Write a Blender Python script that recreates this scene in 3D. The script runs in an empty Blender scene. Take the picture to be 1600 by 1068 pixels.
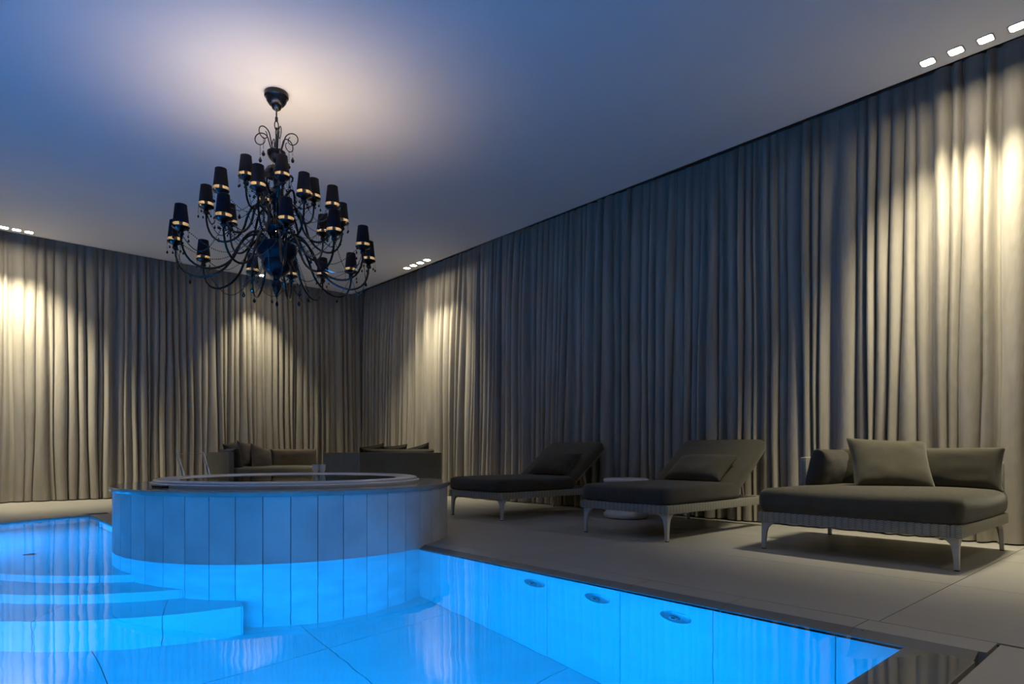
import bpy, bmesh, math, random
from mathutils import Vector, Matrix
random.seed(7)
R = math.radians
sc = bpy.context.scene
COL = sc.collection

# ------------------------------------------------------------------ camera
# room axes: +x towards the curtain on the right, +y towards the far curtain
cam_d = bpy.data.cameras.new('camera')
cam = bpy.data.objects.new('camera', cam_d)
COL.objects.link(cam)
cam.location = (0, 0, 0.70)
cam.rotation_euler = (R(90), 0, R(-42))
cam_d.sensor_width = 36
cam_d.lens = 36 * 988 / 1600
cam_d.shift_y = 172 / 1600
cam_d.clip_start = 0.05
sc.camera = cam

# ------------------------------------------------------------------ world / exposure
w = bpy.data.worlds.new('world')
sc.world = w
w.use_nodes = True
w.node_tree.nodes['Background'].inputs[0].default_value = (0.03, 0.06, 0.12, 1)
w.node_tree.nodes['Background'].inputs[1].default_value = 0.3
sc.view_settings.view_transform = 'Standard'
sc.view_settings.look = 'None'
sc.view_settings.exposure = 0.0
sc.view_settings.gamma = 1.0
sc.view_settings.use_curve_mapping = False
sc.cycles.use_denoising = True
sc.cycles.use_adaptive_sampling = True
sc.cycles.adaptive_threshold = 0.03
sc.cycles.max_bounces = 8
sc.cycles.diffuse_bounces = 3
sc.cycles.transmission_bounces = 6
sc.cycles.glossy_bounces = 3
sc.cycles.caustics_refractive = True
sc.cycles.caustics_reflective = True
sc.cycles.blur_glossy = 1.0
sc.cycles.sample_clamp_indirect = 6.0

# light levels, for the lamps of the place and for added unseen ones
POOL_W = 64.0          # one underwater lamp
SPOT_W = 40.0          # one ceiling spotlight
BULB_W = 2.4           # one chandelier bulb
POOL_COL = (0.0, 0.285, 1.0)
SPOT_COL = (1.0, 0.91, 0.66)
BULB_COL = (1.0, 0.76, 0.50)

# main dimensions
H = 3.65               # ceiling
CE_X, CE_Y = 5.70, 10.81   # ceiling edges in front of the curtain slots
CU_X, CU_Y = 6.05, 11.17   # middle of the curtain folds
WZ = -0.018            # water level
PX1 = 2.645             # right pool wall
PY0 = 0.765             # near pool wall
PX0 = -2.6             # left pool wall
PD = -1.5              # pool floor
BC = (1.69, 6.36)      # centre of the round end and of the steps
BR = 2.10              # radius of the round end
BX = 1.22              # straight edge of the round end
JC = (2.19, 5.18)     # centre of the hot tub
JR = 1.288             # its wall radius

# ------------------------------------------------------------------ materials
def nt(name):
    m = bpy.data.materials.new(name)
    m.use_nodes = True
    t = m.node_tree
    return m, t, t.nodes['Principled BSDF']

def setp(b, col=None, rough=None, metal=None, spec=None, sheen=None):
    if col is not None: b.inputs['Base Color'].default_value = (*col, 1)
    if rough is not None: b.inputs['Roughness'].default_value = rough
    if metal is not None: b.inputs['Metallic'].default_value = metal
    if spec is not None: b.inputs['Specular IOR Level'].default_value = spec
    if sheen is not None:
        b.inputs['Sheen Weight'].default_value = sheen
        b.inputs['Sheen Roughness'].default_value = 0.5

def noise_mat(name, c1, c2, scale=4.0, rough=0.5, bump=0.0, bscale=60.0, detail=4.0, metal=0.0,
              spec=0.5, sheen=None, stretch=(1, 1, 1), piece=0.0):
    m, t, b = nt(name)
    setp(b, c1, rough, metal, spec, sheen)
    tc = t.nodes.new('ShaderNodeTexCoord')
    mp = t.nodes.new('ShaderNodeMapping')
    mp.inputs['Scale'].default_value = stretch
    t.links.new(tc.outputs['Object'], mp.inputs['Vector'])
    n = t.nodes.new('ShaderNodeTexNoise')
    n.noise_dimensions = '4D'
    n.inputs['Scale'].default_value = scale
    n.inputs['Detail'].default_value = detail
    oi = t.nodes.new('ShaderNodeObjectInfo')
    wm = t.nodes.new('ShaderNodeMath'); wm.operation = 'MULTIPLY'; wm.inputs[1].default_value = 37.0
    t.links.new(oi.outputs['Random'], wm.inputs[0])
    t.links.new(wm.outputs[0], n.inputs['W'])
    t.links.new(mp.outputs[0], n.inputs['Vector'])
    r = t.nodes.new('ShaderNodeValToRGB')
    r.color_ramp.elements[0].position = 0.32
    r.color_ramp.elements[1].position = 0.68
    r.color_ramp.elements[0].color = (*c1, 1)
    r.color_ramp.elements[1].color = (*c2, 1)
    t.links.new(n.outputs['Fac'], r.inputs['Fac'])
    out = r.outputs['Color']
    if piece:
        hs = t.nodes.new('ShaderNodeHueSaturation')
        mr = t.nodes.new('ShaderNodeMapRange')
        mr.inputs['To Min'].default_value = 1 - piece
        mr.inputs['To Max'].default_value = 1 + piece
        t.links.new(oi.outputs['Random'], mr.inputs['Value'])
        t.links.new(mr.outputs[0], hs.inputs['Value'])
        t.links.new(out, hs.inputs['Color'])
        out = hs.outputs['Color']
    t.links.new(out, b.inputs['Base Color'])
    if bump:
        n2 = t.nodes.new('ShaderNodeTexNoise')
        n2.inputs['Scale'].default_value = bscale
        n2.inputs['Detail'].default_value = 3
        t.links.new(mp.outputs[0], n2.inputs['Vector'])
        bp = t.nodes.new('ShaderNodeBump')
        bp.inputs['Strength'].default_value = bump
        bp.inputs['Distance'].default_value = 0.01
        t.links.new(n2.outputs['Fac'], bp.inputs['Height'])
        t.links.new(bp.outputs[0], b.inputs['Normal'])
    return m

M = {}
M['deck'] = noise_mat('deck_limestone', (0.325, 0.308, 0.275), (0.385, 0.365, 0.325), 1.6, 0.42, 0.05, 30, piece=0.03, stretch=(1, 0.45, 1))
M['wet_deck'] = noise_mat('wet_limestone', (0.14, 0.128, 0.112), (0.18, 0.165, 0.145), 1.6, 0.5, 0.03, 30)
M['pool_tile'] = noise_mat('pool_limestone', (0.62, 0.62, 0.60), (0.72, 0.72, 0.70), 2.2, 0.35, 0.05, 12, piece=0.03)
M['tub_tile'] = noise_mat('tub_limestone', (0.54, 0.545, 0.54), (0.70, 0.70, 0.685), 4.0, 0.38, 0.06, 25, piece=0.05)
M['grout'] = noise_mat('dark_grout', (0.10, 0.095, 0.085), (0.14, 0.13, 0.12), 20, 0.9)
M['pool_grout'] = noise_mat('pool_grout', (0.22, 0.22, 0.22), (0.28, 0.28, 0.28), 20, 0.9)
M['black_gap'] = noise_mat('drain_black', (0.008, 0.008, 0.008), (0.012, 0.012, 0.012), 20, 0.6)
M['coping_polish'] = noise_mat('polished_coping', (0.30, 0.285, 0.26), (0.40, 0.38, 0.345), 6, 0.10, 0.01, 20)
M['acrylic'] = noise_mat('white_acrylic', (0.78, 0.78, 0.76), (0.82, 0.82, 0.80), 3, 0.22)
M['slate'] = noise_mat('slate_acrylic', (0.045, 0.055, 0.055), (0.06, 0.07, 0.07), 3, 0.3)
M['ceiling'] = noise_mat('ceiling_plaster', (0.76, 0.765, 0.765), (0.80, 0.80, 0.795), 0.8, 0.85, 0.03, 40)
M['wall'] = noise_mat('wall_plaster', (0.34, 0.33, 0.31), (0.38, 0.37, 0.35), 1.0, 0.9, 0.05, 30)
M['track'] = noise_mat('curtain_track', (0.05, 0.05, 0.05), (0.07, 0.07, 0.07), 8, 0.5)
M['olive'] = noise_mat('olive_fabric', (0.066, 0.058, 0.038), (0.082, 0.072, 0.048), 14, 0.95, 0.35, 420, spec=0.15, sheen=0.25)
M['olive_light'] = noise_mat('olive_pale_fabric', (0.080, 0.072, 0.047), (0.095, 0.085, 0.057), 14, 0.95, 0.35, 420, spec=0.15, sheen=0.25)
M['umber'] = noise_mat('umber_fabric', (0.050, 0.042, 0.030), (0.062, 0.054, 0.040), 14, 0.95, 0.35, 420, spec=0.15, sheen=0.2)
M['taupe_fab'] = noise_mat('taupe_fabric', (0.125, 0.100, 0.072), (0.150, 0.120, 0.088), 14, 0.95, 0.3, 420, spec=0.15, sheen=0.2)
M['sage_panel'] = noise_mat('sage_panel', (0.155, 0.150, 0.115), (0.18, 0.173, 0.135), 9, 0.8, 0.2, 260, spec=0.3)
M['leg'] = noise_mat('painted_leg', (0.46, 0.45, 0.43), (0.52, 0.51, 0.48), 30, 0.45)
M['foot'] = noise_mat('rubber_foot', (0.02, 0.02, 0.02), (0.03, 0.03, 0.03), 30, 0.8)
M['ceramic'] = noise_mat('white_ceramic', (0.62, 0.60, 0.55), (0.70, 0.68, 0.62), 6, 0.3)
M['black_gloss'] = noise_mat('black_gloss', (0.005, 0.005, 0.006), (0.008, 0.008, 0.009), 20, 0.24, spec=0.35)
M['black_cloth'] = noise_mat('black_shade_cloth', (0.007, 0.007, 0.010), (0.011, 0.011, 0.014), 60, 0.85, 0.2, 500, spec=0.2)
M['gold_lining'] = noise_mat('cream_lining', (0.165, 0.138, 0.10), (0.19, 0.16, 0.115), 20, 0.6)
M['bead'] = noise_mat('black_glass_bead', (0.006, 0.006, 0.008), (0.012, 0.011, 0.014), 30, 0.06)
M['blue_glass'] = noise_mat('midnight_glass', (0.005, 0.006, 0.010), (0.008, 0.009, 0.014), 10, 0.35, spec=0.3)
M['chrome'] = noise_mat('chrome', (0.62, 0.62, 0.63), (0.70, 0.70, 0.71), 20, 0.14, metal=1.0)
M['steel'] = noise_mat('steel', (0.45, 0.45, 0.46), (0.52, 0.52, 0.53), 20, 0.3, metal=1.0)
M['plastic_black'] = noise_mat('black_plastic', (0.015, 0.015, 0.015), (0.022, 0.022, 0.022), 30, 0.35)
M['frost'] = noise_mat('frosted_glass', (0.70, 0.70, 0.69), (0.76, 0.76, 0.75), 30, 0.35)

def emit_mat(name, col, strength):
    m, t, b = nt(name)
    setp(b, (0.8, 0.8, 0.8), 0.5)
    b.inputs['Emission Color'].default_value = (*col, 1)
    b.inputs['Emission Strength'].default_value = strength
    return m
M['spot_lens'] = emit_mat('lit_spot_lens', (1.0, 0.90, 0.68), 85.0)
M['bulb'] = emit_mat('lit_bulb', (1.0, 0.78, 0.52), 4.0)
M['pool_lens'] = emit_mat('lit_pool_lens', POOL_COL, 12.0)

def curtain_mat():
    m, t, b = nt('taupe_linen')
    setp(b, (0.36, 0.325, 0.275), 0.95, None, 0.1, 0.15)
    tc = t.nodes.new('ShaderNodeTexCoord')
    mp = t.nodes.new('ShaderNodeMapping'); mp.inputs['Scale'].default_value = (1, 1, 0.12)
    t.links.new(tc.outputs['Object'], mp.inputs['Vector'])
    n = t.nodes.new('ShaderNodeTexNoise'); n.inputs['Scale'].default_value = 9; n.inputs['Detail'].default_value = 6
    t.links.new(mp.outputs[0], n.inputs['Vector'])
    r = t.nodes.new('ShaderNodeValToRGB')
    r.color_ramp.elements[0].position = 0.3; r.color_ramp.elements[1].position = 0.7
    r.color_ramp.elements[0].color = (0.30, 0.27, 0.225, 1); r.color_ramp.elements[1].color = (0.41, 0.37, 0.315, 1)
    t.links.new(n.outputs['Fac'], r.inputs['Fac']); t.links.new(r.outputs[0], b.inputs['Base Color'])
    mp2 = t.nodes.new('ShaderNodeMapping'); mp2.inputs['Scale'].default_value = (1, 1, 0.35)
    t.links.new(tc.outputs['Object'], mp2.inputs['Vector'])
    n2 = t.nodes.new('ShaderNodeTexNoise'); n2.inputs['Scale'].default_value = 26; n2.inputs['Detail'].default_value = 5
    t.links.new(mp2.outputs[0], n2.inputs['Vector'])
    bp = t.nodes.new('ShaderNodeBump'); bp.inputs['Strength'].default_value = 0.35; bp.inputs['Distance'].default_value = 0.012
    t.links.new(n2.outputs['Fac'], bp.inputs['Height']); t.links.new(bp.outputs[0], b.inputs['Normal'])
    return m
M['curtain'] = curtain_mat()

def rattan_mat():
    m, t, b = nt('grey_rattan')
    setp(b, (0.3, 0.3, 0.27), 0.6)
    tc = t.nodes.new('ShaderNodeTexCoord')
    sx = t.nodes.new('ShaderNodeSeparateXYZ'); t.links.new(tc.outputs['Object'], sx.inputs[0])
    def mth(op, a, bb=None):
        n = t.nodes.new('ShaderNodeMath'); n.operation = op
        for i, v in enumerate((a, bb)):
            if v is None: continue
            if isinstance(v, (int, float)): n.inputs[i].default_value = v
            else: t.links.new(v, n.inputs[i])
        return n.outputs[0]
    h = mth('ADD', sx.outputs['X'], sx.outputs['Y'])
    st = mth('GREATER_THAN', mth('SINE', mth('MULTIPLY', h, 150.0)), 0.0)
    ph = mth('MULTIPLY', st, math.pi / 2)
    wv = mth('ABSOLUTE', mth('SINE', mth('ADD', mth('MULTIPLY', sx.outputs['Z'], 270.0), ph)))
    gr = mth('ABSOLUTE', mth('SINE', mth('MULTIPLY', h, 75.0)))
    hh = mth('MULTIPLY', wv, mth('POWER', gr, 0.35))
    r = t.nodes.new('ShaderNodeValToRGB')
    r.color_ramp.elements[0].color = (0.12, 0.115, 0.095, 1); r.color_ramp.elements[1].color = (0.40, 0.385, 0.33, 1)
    r.color_ramp.elements[1].position = 0.75
    t.links.new(hh, r.inputs['Fac']); t.links.new(r.outputs[0], b.inputs['Base Color'])
    bp = t.nodes.new('ShaderNodeBump'); bp.inputs['Strength'].default_value = 0.8; bp.inputs['Distance'].default_value = 0.004
    t.links.new(hh, bp.inputs['Height']); t.links.new(bp.outputs[0], b.inputs['Normal'])
    return m
M['rattan'] = rattan_mat()

def water_mat(name, scale, strength, tint=(1, 1, 1), ior=1.333):
    m = bpy.data.materials.new(name); m.use_nodes = True
    t = m.node_tree
    t.nodes.remove(t.nodes['Principled BSDF'])
    # clear mirror reflection by Fresnel; the transmitted part carries the water's absorption of red
    g = t.nodes.new('ShaderNodeBsdfRefraction'); g.inputs['IOR'].default_value = ior; g.inputs['Roughness'].default_value = 0.0
    g.inputs['Color'].default_value = (*tint, 1)
    gl = t.nodes.new('ShaderNodeBsdfGlossy'); gl.inputs['Roughness'].default_value = 0.0
    fr = t.nodes.new('ShaderNodeFresnel'); fr.inputs['IOR'].default_value = ior
    mx = t.nodes.new('ShaderNodeMixShader')
    t.links.new(fr.outputs[0], mx.inputs[0]); t.links.new(g.outputs[0], mx.inputs[1]); t.links.new(gl.outputs[0], mx.inputs[2])
    t.links.new(mx.outputs[0], t.nodes['Material Output'].inputs['Surface'])
    tc = t.nodes.new('ShaderNodeTexCoord')
    n = t.nodes.new('ShaderNodeTexNoise'); n.inputs['Scale'].default_value = scale; n.inputs['Detail'].default_value = 1.5
    t.links.new(tc.outputs['Object'], n.inputs['Vector'])
    bp = t.nodes.new('ShaderNodeBump'); bp.inputs['Strength'].default_value = strength; bp.inputs['Distance'].default_value = 0.01
    t.links.new(n.outputs['Fac'], bp.inputs['Height'])
    for nd in (g, gl, fr): t.links.new(bp.outputs[0], nd.inputs['Normal'])
    return m
M['water'] = water_mat('pool_water', 5.0, 0.11, (0.45, 0.95, 1.0))
M['film'] = water_mat('water_film', 5.0, 0.05)
M['tub_water'] = water_mat('tub_water', 6.0, 0.08, (0.85, 0.97, 0.95))

# ------------------------------------------------------------------ mesh helpers
class MB:
    def __init__(s): s.v = []; s.f = []
    def add(s, vs, fs, mat=None):
        o = len(s.v)
        s.v += [tuple(mat @ Vector(p)) if mat is not None else tuple(p) for p in vs]
        s.f += [tuple(i + o for i in f) for f in fs]
        return s
    def box(s, x0, x1, y0, y1, z0, z1, mat=None):
        vs = [(x, y, z) for z in (z0, z1) for y in (y0, y1) for x in (x0, x1)]
        return s.add(vs, [(0, 2, 3, 1), (4, 5, 7, 6), (0, 1, 5, 4), (2, 6, 7, 3), (0, 4, 6, 2), (1, 3, 7, 5)], mat)
    def prism(s, pts, z0, z1, mat=None):
        n = len(pts)
        vs = [(x, y, z0) for x, y in pts] + [(x, y, z1) for x, y in pts]
        fs = [tuple(range(n - 1, -1, -1)), tuple(range(n, 2 * n))]
        fs += [(i, (i + 1) % n, n + (i + 1) % n, n + i) for i in range(n)]
        return s.add(vs, fs, mat)
    def lathe(s, prof, n=24, mat=None, close=False):
        vs = []; fs = []
        for r, z in prof:
            for k in range(n):
                a = 2 * math.pi * k / n
                vs.append((r * math.cos(a), r * math.sin(a), z))
        m = len(prof)
        rng = range(m) if close else range(m - 1)
        for i in rng:
            j = (i + 1) % m
            for k in range(n):
                k2 = (k + 1) % n
                fs.append((i * n + k, i * n + k2, j * n + k2, j * n + k))
        return s.add(vs, fs, mat)
    def tube(s, pts, r, n=8, closed=False, mat=None):
        pts = [Vector(p) for p in pts]
        m = len(pts)
        rr = r if isinstance(r, (list, tuple)) else [r] * m
        vs = []; fs = []
        up = None
        for i, p in enumerate(pts):
            if closed: d = pts[(i + 1) % m] - pts[i - 1]
            else: d = pts[min(i + 1, m - 1)] - pts[max(i - 1, 0)]
            d.normalize()
            if up is None:
                up = Vector((0, 0, 1)) if abs(d.z) < 0.9 else Vector((1, 0, 0))
            a = d.cross(up)
            if a.length < 1e-5: a = d.orthogonal()
            a.normalize(); b = a.cross(d); up = b
            for k in range(n):
                t = 2 * math.pi * k / n
                vs.append(p + (a * math.cos(t) + b * math.sin(t)) * rr[i])
        for i in range(m if closed else m - 1):
            j = (i + 1) % m
            for k in range(n):
                k2 = (k + 1) % n
                fs.append((i * n + k, i * n + k2, j * n + k2, j * n + k))
        if not closed:
            fs.append(tuple(range(n - 1, -1, -1)))
            fs.append(tuple((m - 1) * n + k for k in range(n)))
        return s.add(vs, fs, mat)
    def octa(s, p, r, rz=None):
        rz = rz or r
        x, y, z = p
        return s.add([(x + r, y, z), (x, y + r, z), (x - r, y, z), (x, y - r, z), (x, y, z + rz), (x, y, z - rz)],
                     [(0, 1, 4), (1, 2, 4), (2, 3, 4), (3, 0, 4), (1, 0, 5), (2, 1, 5), (3, 2, 5), (0, 3, 5)])
    def mesh(s, name, mat, smooth=False, bevel=0.0, angle=40):
        me = bpy.data.meshes.new(name)
        me.from_pydata(s.v, [], s.f)
        bm = bmesh.new(); bm.from_mesh(me)
        bmesh.ops.recalc_face_normals(bm, faces=bm.faces)
        if bevel:
            es = [e for e in bm.edges if len(e.link_faces) == 2 and e.calc_face_angle(0) > R(30)]
            bmesh.ops.bevel(bm, geom=es, offset=bevel, segments=2, profile=0.6, affect='EDGES', clamp_overlap=True)
        bm.to_mesh(me); bm.free()
        if smooth:
            me.polygons.foreach_set('use_smooth', [True] * len(me.polygons))
            try: me.set_sharp_from_angle(angle=R(angle))
            except Exception: pass
        me.materials.append(M[mat] if isinstance(mat, str) else mat)
        return me
    def obj(s, name, mat, parent=None, smooth=False, bevel=0.0, loc=None, rot=None, angle=40):
        return link(name, s.mesh(name, mat, smooth, bevel, angle), parent, loc, rot)

def link(name, data, parent=None, loc=None, rot=None):
    o = bpy.data.objects.new(name, data)
    COL.objects.link(o)
    if parent is not None: o.parent = parent
    if loc is not None: o.location = loc
    if rot is not None: o.rotation_euler = rot
    return o

def tag(o, label=None, cat=None, group=None, kind=None):
    if label: o['label'] = label
    if cat: o['category'] = cat
    if group: o['group'] = group
    if kind: o['kind'] = kind
    return o

def thing(name, loc, label, cat, group=None, rz=0):
    o = link(name, None, None, loc, (0, 0, rz))
    o.empty_display_size = 0.1
    return tag(o, label, cat, group)

def struct(o): o['kind'] = 'structure'; return o

def copy_tree(o, parent=None):
    c = o.copy(); COL.objects.link(c)
    if parent is not None: c.parent = parent
    for ch in list(o.children): copy_tree(ch, c)
    return c

def cushion(sx, sy, sz, puff=0.25, edge=0.5, n=10, seed=0, sag=0.0):
    """soft box, centred on the origin; puff rounds the faces outwards, edge 0..1 pinches the rim thin"""
    rnd = random.Random(seed)
    vs = {}; fs = []
    mb = MB()
    ph = [rnd.uniform(0, 6.28) for _ in range(6)]
    def P(u, v, top):
        # u,v in -1..1; thickness profile
        k = (max(0.0, 1 - abs(u) ** 5)) * (max(0.0, 1 - abs(v) ** 5))
        th = (1 - edge) + edge * (k ** 0.5)
        pin = 1 - 0.05 * puff * ((1 - u * u) * abs(v) ** 3) * 0
        x = u * sx / 2 * (1 - puff * 0.12 * (1 - abs(v) ** 2) * 0 - 0.06 * puff * (1 - v * v))
        y = v * sy / 2 * (1 - 0.06 * puff * (1 - u * u))
        wob = 0.004 * (math.sin(9 * u + ph[0]) * math.sin(7 * v + ph[1]) + math.sin(15 * u * v + ph[2]))
        z = top * (sz / 2 * th * (1 - puff * 0.3 * (u * u + v * v) * 0.5)) + wob * k
        z -= sag * (1 - u * u) * (1 - v * v) if top > 0 else 0
        return (x, y, z)
    g = [-math.cos(math.pi * i / n) for i in range(n + 1)]
    g = [math.copysign(abs(a) ** 0.8, a) for a in g]
    for top in (1, -1):
        o = len(mb.v)
        for a in g:
            for b in g: mb.v.append(P(a, b, top))
        for i in range(n):
            for j in range(n):
                q = (o + i * (n + 1) + j, o + (i + 1) * (n + 1) + j, o + (i + 1) * (n + 1) + j + 1, o + i * (n + 1) + j + 1)
                mb.f.append(q if top > 0 else q[::-1])
    # rim
    N = (n + 1) ** 2
    ring = [(i, 0) for i in range(n)] + [(n, j) for j in range(n)] + [(i, n) for i in range(n, 0, -1)] + [(0, j) for j in range(n, 0, -1)]
    L = len(ring)
    midi = len(mb.v)
    for (i, j) in ring:
        p = mb.v[i * (n + 1) + j]
        l = 0.012 + 0.03 * puff * (1 - edge)
        d = Vector((p[0] / sx, p[1] / sy, 0)); d = Vector((round(d.x * 2, 1) if abs(d.x) > .49 else 0, round(d.y * 2, 1) if abs(d.y) > .49 else 0, 0))
        mx = 1 if i == n else (-1 if i == 0 else 0); my = 1 if j == n else (-1 if j == 0 else 0)
        mb.v.append((p[0] + mx * l, p[1] + my * l, 0))
    for k in range(L):
        a = ring[k]; b = ring[(k + 1) % L]
        ia = a[0] * (n + 1) + a[1]; ib = b[0] * (n + 1) + b[1]
        ma = midi + k; m2 = midi + (k + 1) % L
        mb.f.append((ia, ma, m2, ib)); mb.f.append((N + ia, N + ib, m2, ma))
    return mb

def arc(c, r, a0, a1, n):
    return [(c[0] + r * math.cos(a0 + (a1 - a0) * i / n), c[1] + r * math.sin(a0 + (a1 - a0) * i / n)) for i in range(n + 1)]

# ------------------------------------------------------------------ room shell
XL, YB = -6.0, -3.5        # unseen left and back walls
struct(MB().box(XL, CE_X, YB, CE_Y, H, H + 0.12).obj('ceiling', 'ceiling'))
struct(MB().box(CE_X - 0.02, 6.35, YB, 12.1, H + 0.22, H + 0.30).box(XL, CE_X - 0.02, CE_Y - 0.02, 12.1, H + 0.22, H + 0.30).obj('ceiling', 'ceiling'))
struct(MB().box(6.25, 6.40, YB, 12.1, -0.05, H + 0.22).obj('wall_right', 'wall'))
struct(MB().box(XL, 6.25, 12.0, 12.15, -0.05, H + 0.22).obj('wall_far', 'wall'))
struct(MB().box(XL - 0.15, XL, YB, 12.15, -0.05, H + 0.22).obj('wall_left', 'wall'))
struct(MB().box(XL - 0.15, 6.4, YB - 0.15, YB, -0.05, H + 0.22).obj('wall_back', 'wall'))
# ceiling slot lips
struct(MB().box(CE_X - 0.02, CE_X, YB, CE_Y, H, H + 0.22).obj('trim_1', 'ceiling'))
struct(MB().box(XL, CE_X, CE_Y - 0.02, CE_Y, H, H + 0.22).obj('trim_2', 'ceiling'))

# floor: one outline for the far deck, a bed below the tiles of the other decks
a_bx = math.atan2(math.sqrt(BR ** 2 - (BX - BC[0]) ** 2), BX - BC[0])
bay = arc(BC, BR, a_bx, math.pi, 28)                       # from the straight edge round to the left
y_bx = bay[0][1]
COPW = 0.20
bayo = arc(BC, BR + COPW, math.atan2(math.sqrt((BR + COPW) ** 2 - (BX + COPW - BC[0]) ** 2), BX + COPW - BC[0]), math.pi, 28)
fl = MB()
fl.prism([(2.885, 5.6), (2.885, 12.0), (XL, 12.0), (XL, BC[1] + COPW), (bayo[-1][0], BC[1] + COPW)] + bayo[::-1][1:] + [(BX + COPW, 5.6)], -0.12, -0.002)
fl.box(2.87, 6.25, YB, 12.0, -0.12, -0.014)
fl.box(PX0 - 0.25, 2.87, YB, 0.50, -0.12, -0.014)
fl.box(XL, PX0 - 0.24, YB, BC[1] + COPW, -0.12, -0.002)
floor = struct(fl.obj('floor', 'deck'))
tile_z0, tile_z1 = -0.014, 0.0
def deck_tile(x0, x1, y0, y1, gap=0.0022, name='floor_tile'):
    return MB().box(x0 + gap, x1 - gap, y0 + gap, y1 - gap, tile_z0, tile_z1).obj(name, 'deck', floor, bevel=0.0012)
ys = [-3.49, -1.26, 0.93, 3.11, 5.29, 7.47, 9.65, 11.83]
xs = [2.88, 3.97, 5.06, 6.15]
for i in range(len(ys) - 1):
    for j in range(3):
        deck_tile(xs[j], xs[j + 1], ys[i], ys[i + 1])
for x0 in (-2.6, -1.5, -0.41, 0.68, 1.77):
    deck_tile(x0, min(x0 + 1.09, 2.88), -1.26, 0.522, 0.002)
# dark bed that shows in the wider joints
MB().box(2.868, 2.892, YB, 5.5, -0.013, -0.0045).obj('joint_bed', 'grout', floor)
MB().box(2.70, 6.1, 0.926, 0.934, -0.013, -0.003).obj('joint_bed', 'grout', floor)
# raised coping of the right pool edge
cy = [0.53, 0.967, 1.512, 2.058, 2.603, 3.149, 3.694, 4.24]
for k in range(len(cy) - 1):
    MB().box(2.712, 2.876, cy[k] + 0.002, cy[k + 1] - 0.002, -0.075, 0.0).obj('coping_tile', 'deck', floor, bevel=0.002)
    ly0, ly1 = max(cy[k], 0.555) + 0.0012, cy[k + 1] - 0.0012
    sl = [(2.7115, -0.0015), (2.7115, -0.075), (PX1, -0.075), (PX1, WZ - 0.004)]
    lp = MB(); lp.v = [(x, ly0, z) for x, z in sl] + [(x, ly1, z) for x, z in sl]
    lp.f = [(0, 1, 2, 3), (7, 6, 5, 4)] + [(i, (i + 1) % 4, 4 + (i + 1) % 4, 4 + i) for i in range(4)]
    lp.obj('coping_lip', 'wet_deck', floor)
for k in range(0, 28, 2):
    a0, a1 = (math.atan2(p[1] - BC[1], p[0] - BC[0]) for p in (bay[k], bay[k + 2]))
    a0 -= 0 if a0 > 0 else -2 * math.pi; a1 = a1 if a1 > 0 else a1 + 2 * math.pi
    q = arc(BC, BR, a0 + 0.001, a1 - 0.001, 3) + arc(BC, BR + COPW - 0.003, a1 - 0.001, a0 + 0.001, 3)
    MB().prism(q, -0.075, 0.0).obj('coping_tile', 'deck', floor, bevel=0.003)
for k in range(5):
    y0 = 5.95 + k * (y_bx - 5.95) / 5
    MB().box(BX, BX + COPW, y0 + 0.002, y0 + (y_bx - 5.95) / 5 - 0.002, -0.075, 0.0).obj('coping_tile', 'deck', floor, bevel=0.003)

# ------------------------------------------------------------------ pool basin
basin = MB()
T = 0.15
outline = [(PX1, PY0), (PX1, 5.18), (BX, 5.18)] + bay + [(BC[0] - BR, BC[1]), (PX0, BC[1]), (PX0, PY0)]
def ring_wall(mb, pts, z0, z1):
    n = len(pts)
    for i in range(n):
        a, b = pts[i], pts[(i + 1) % n]
        if math.dist(a, b) < 1e-6: continue
        mb.add([(a[0], a[1], z0), (b[0], b[1], z0), (b[0], b[1], z1), (a[0], a[1], z1)], [(0, 1, 2, 3)])
g = 0.012
outl2 = [(PX1 + g, PY0 - g), (PX1 + g, 5.18), (BX + g, 5.18)] + arc(BC, BR + g, a_bx, math.pi, 28) + [(BC[0] - BR - g, BC[1] + g), (PX0 - g, BC[1] + g), (PX0 - g, PY0 - g)]
ring_wall(basin, outl2, PD - 0.02, -0.06)
basin.box(PX0 - 0.3, PX1 + 0.3, PY0 - 0.3, 8.9, PD - 0.2, PD - g)
pool = struct(basin.obj('pool_basin', 'pool_grout'))
# wall tiles
def wall_tiles(p0, p1, joints, z0=PD, z1=-0.045, thick=0.010):
    d = Vector((p1[0] - p0[0], p1[1] - p0[1])); L = d.length; d.normalize(); nrm = Vector((d.y, -d.x))
    js = [0.0] + [j for j in joints if 0.02 < j < L - 0.02] + [L]
    for a, b in zip(js[:-1], js[1:]):
        q0 = Vector(p0) + d * (a + 0.002); q1 = Vector(p0) + d * (b - 0.002)
        e0 = q0 + nrm * thick; e1 = q1 + nrm * thick
        MB().prism([tuple(q0), tuple(q1), tuple(e1), tuple(e0)], z0, z1).obj('wall_tile', 'pool_tile', pool)
wall_tiles((PX1, PY0), (PX1, 4.6), [1.01 - PY0 + 0.54 * k for k in range(8)])
wall_tiles((PX0, PY0), (PX1, PY0), [0.4 + 0.545 * k for k in range(12)])
wall_tiles((PX0, BC[1]), (PX0, PY0), [0.545 * k for k in range(14)])
wall_tiles((BC[0] - BR, BC[1]), (PX0, BC[1]), [0.545 * k for k in range(9)])
wall_tiles((BX, 5.5), (BX, y_bx), [0.545 * k for k in range(9)])
for k in range(0, 28, 4):
    wall_tiles(bay[k], bay[k + 2], []); wall_tiles(bay[k + 2], bay[k + 4], [])
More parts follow.
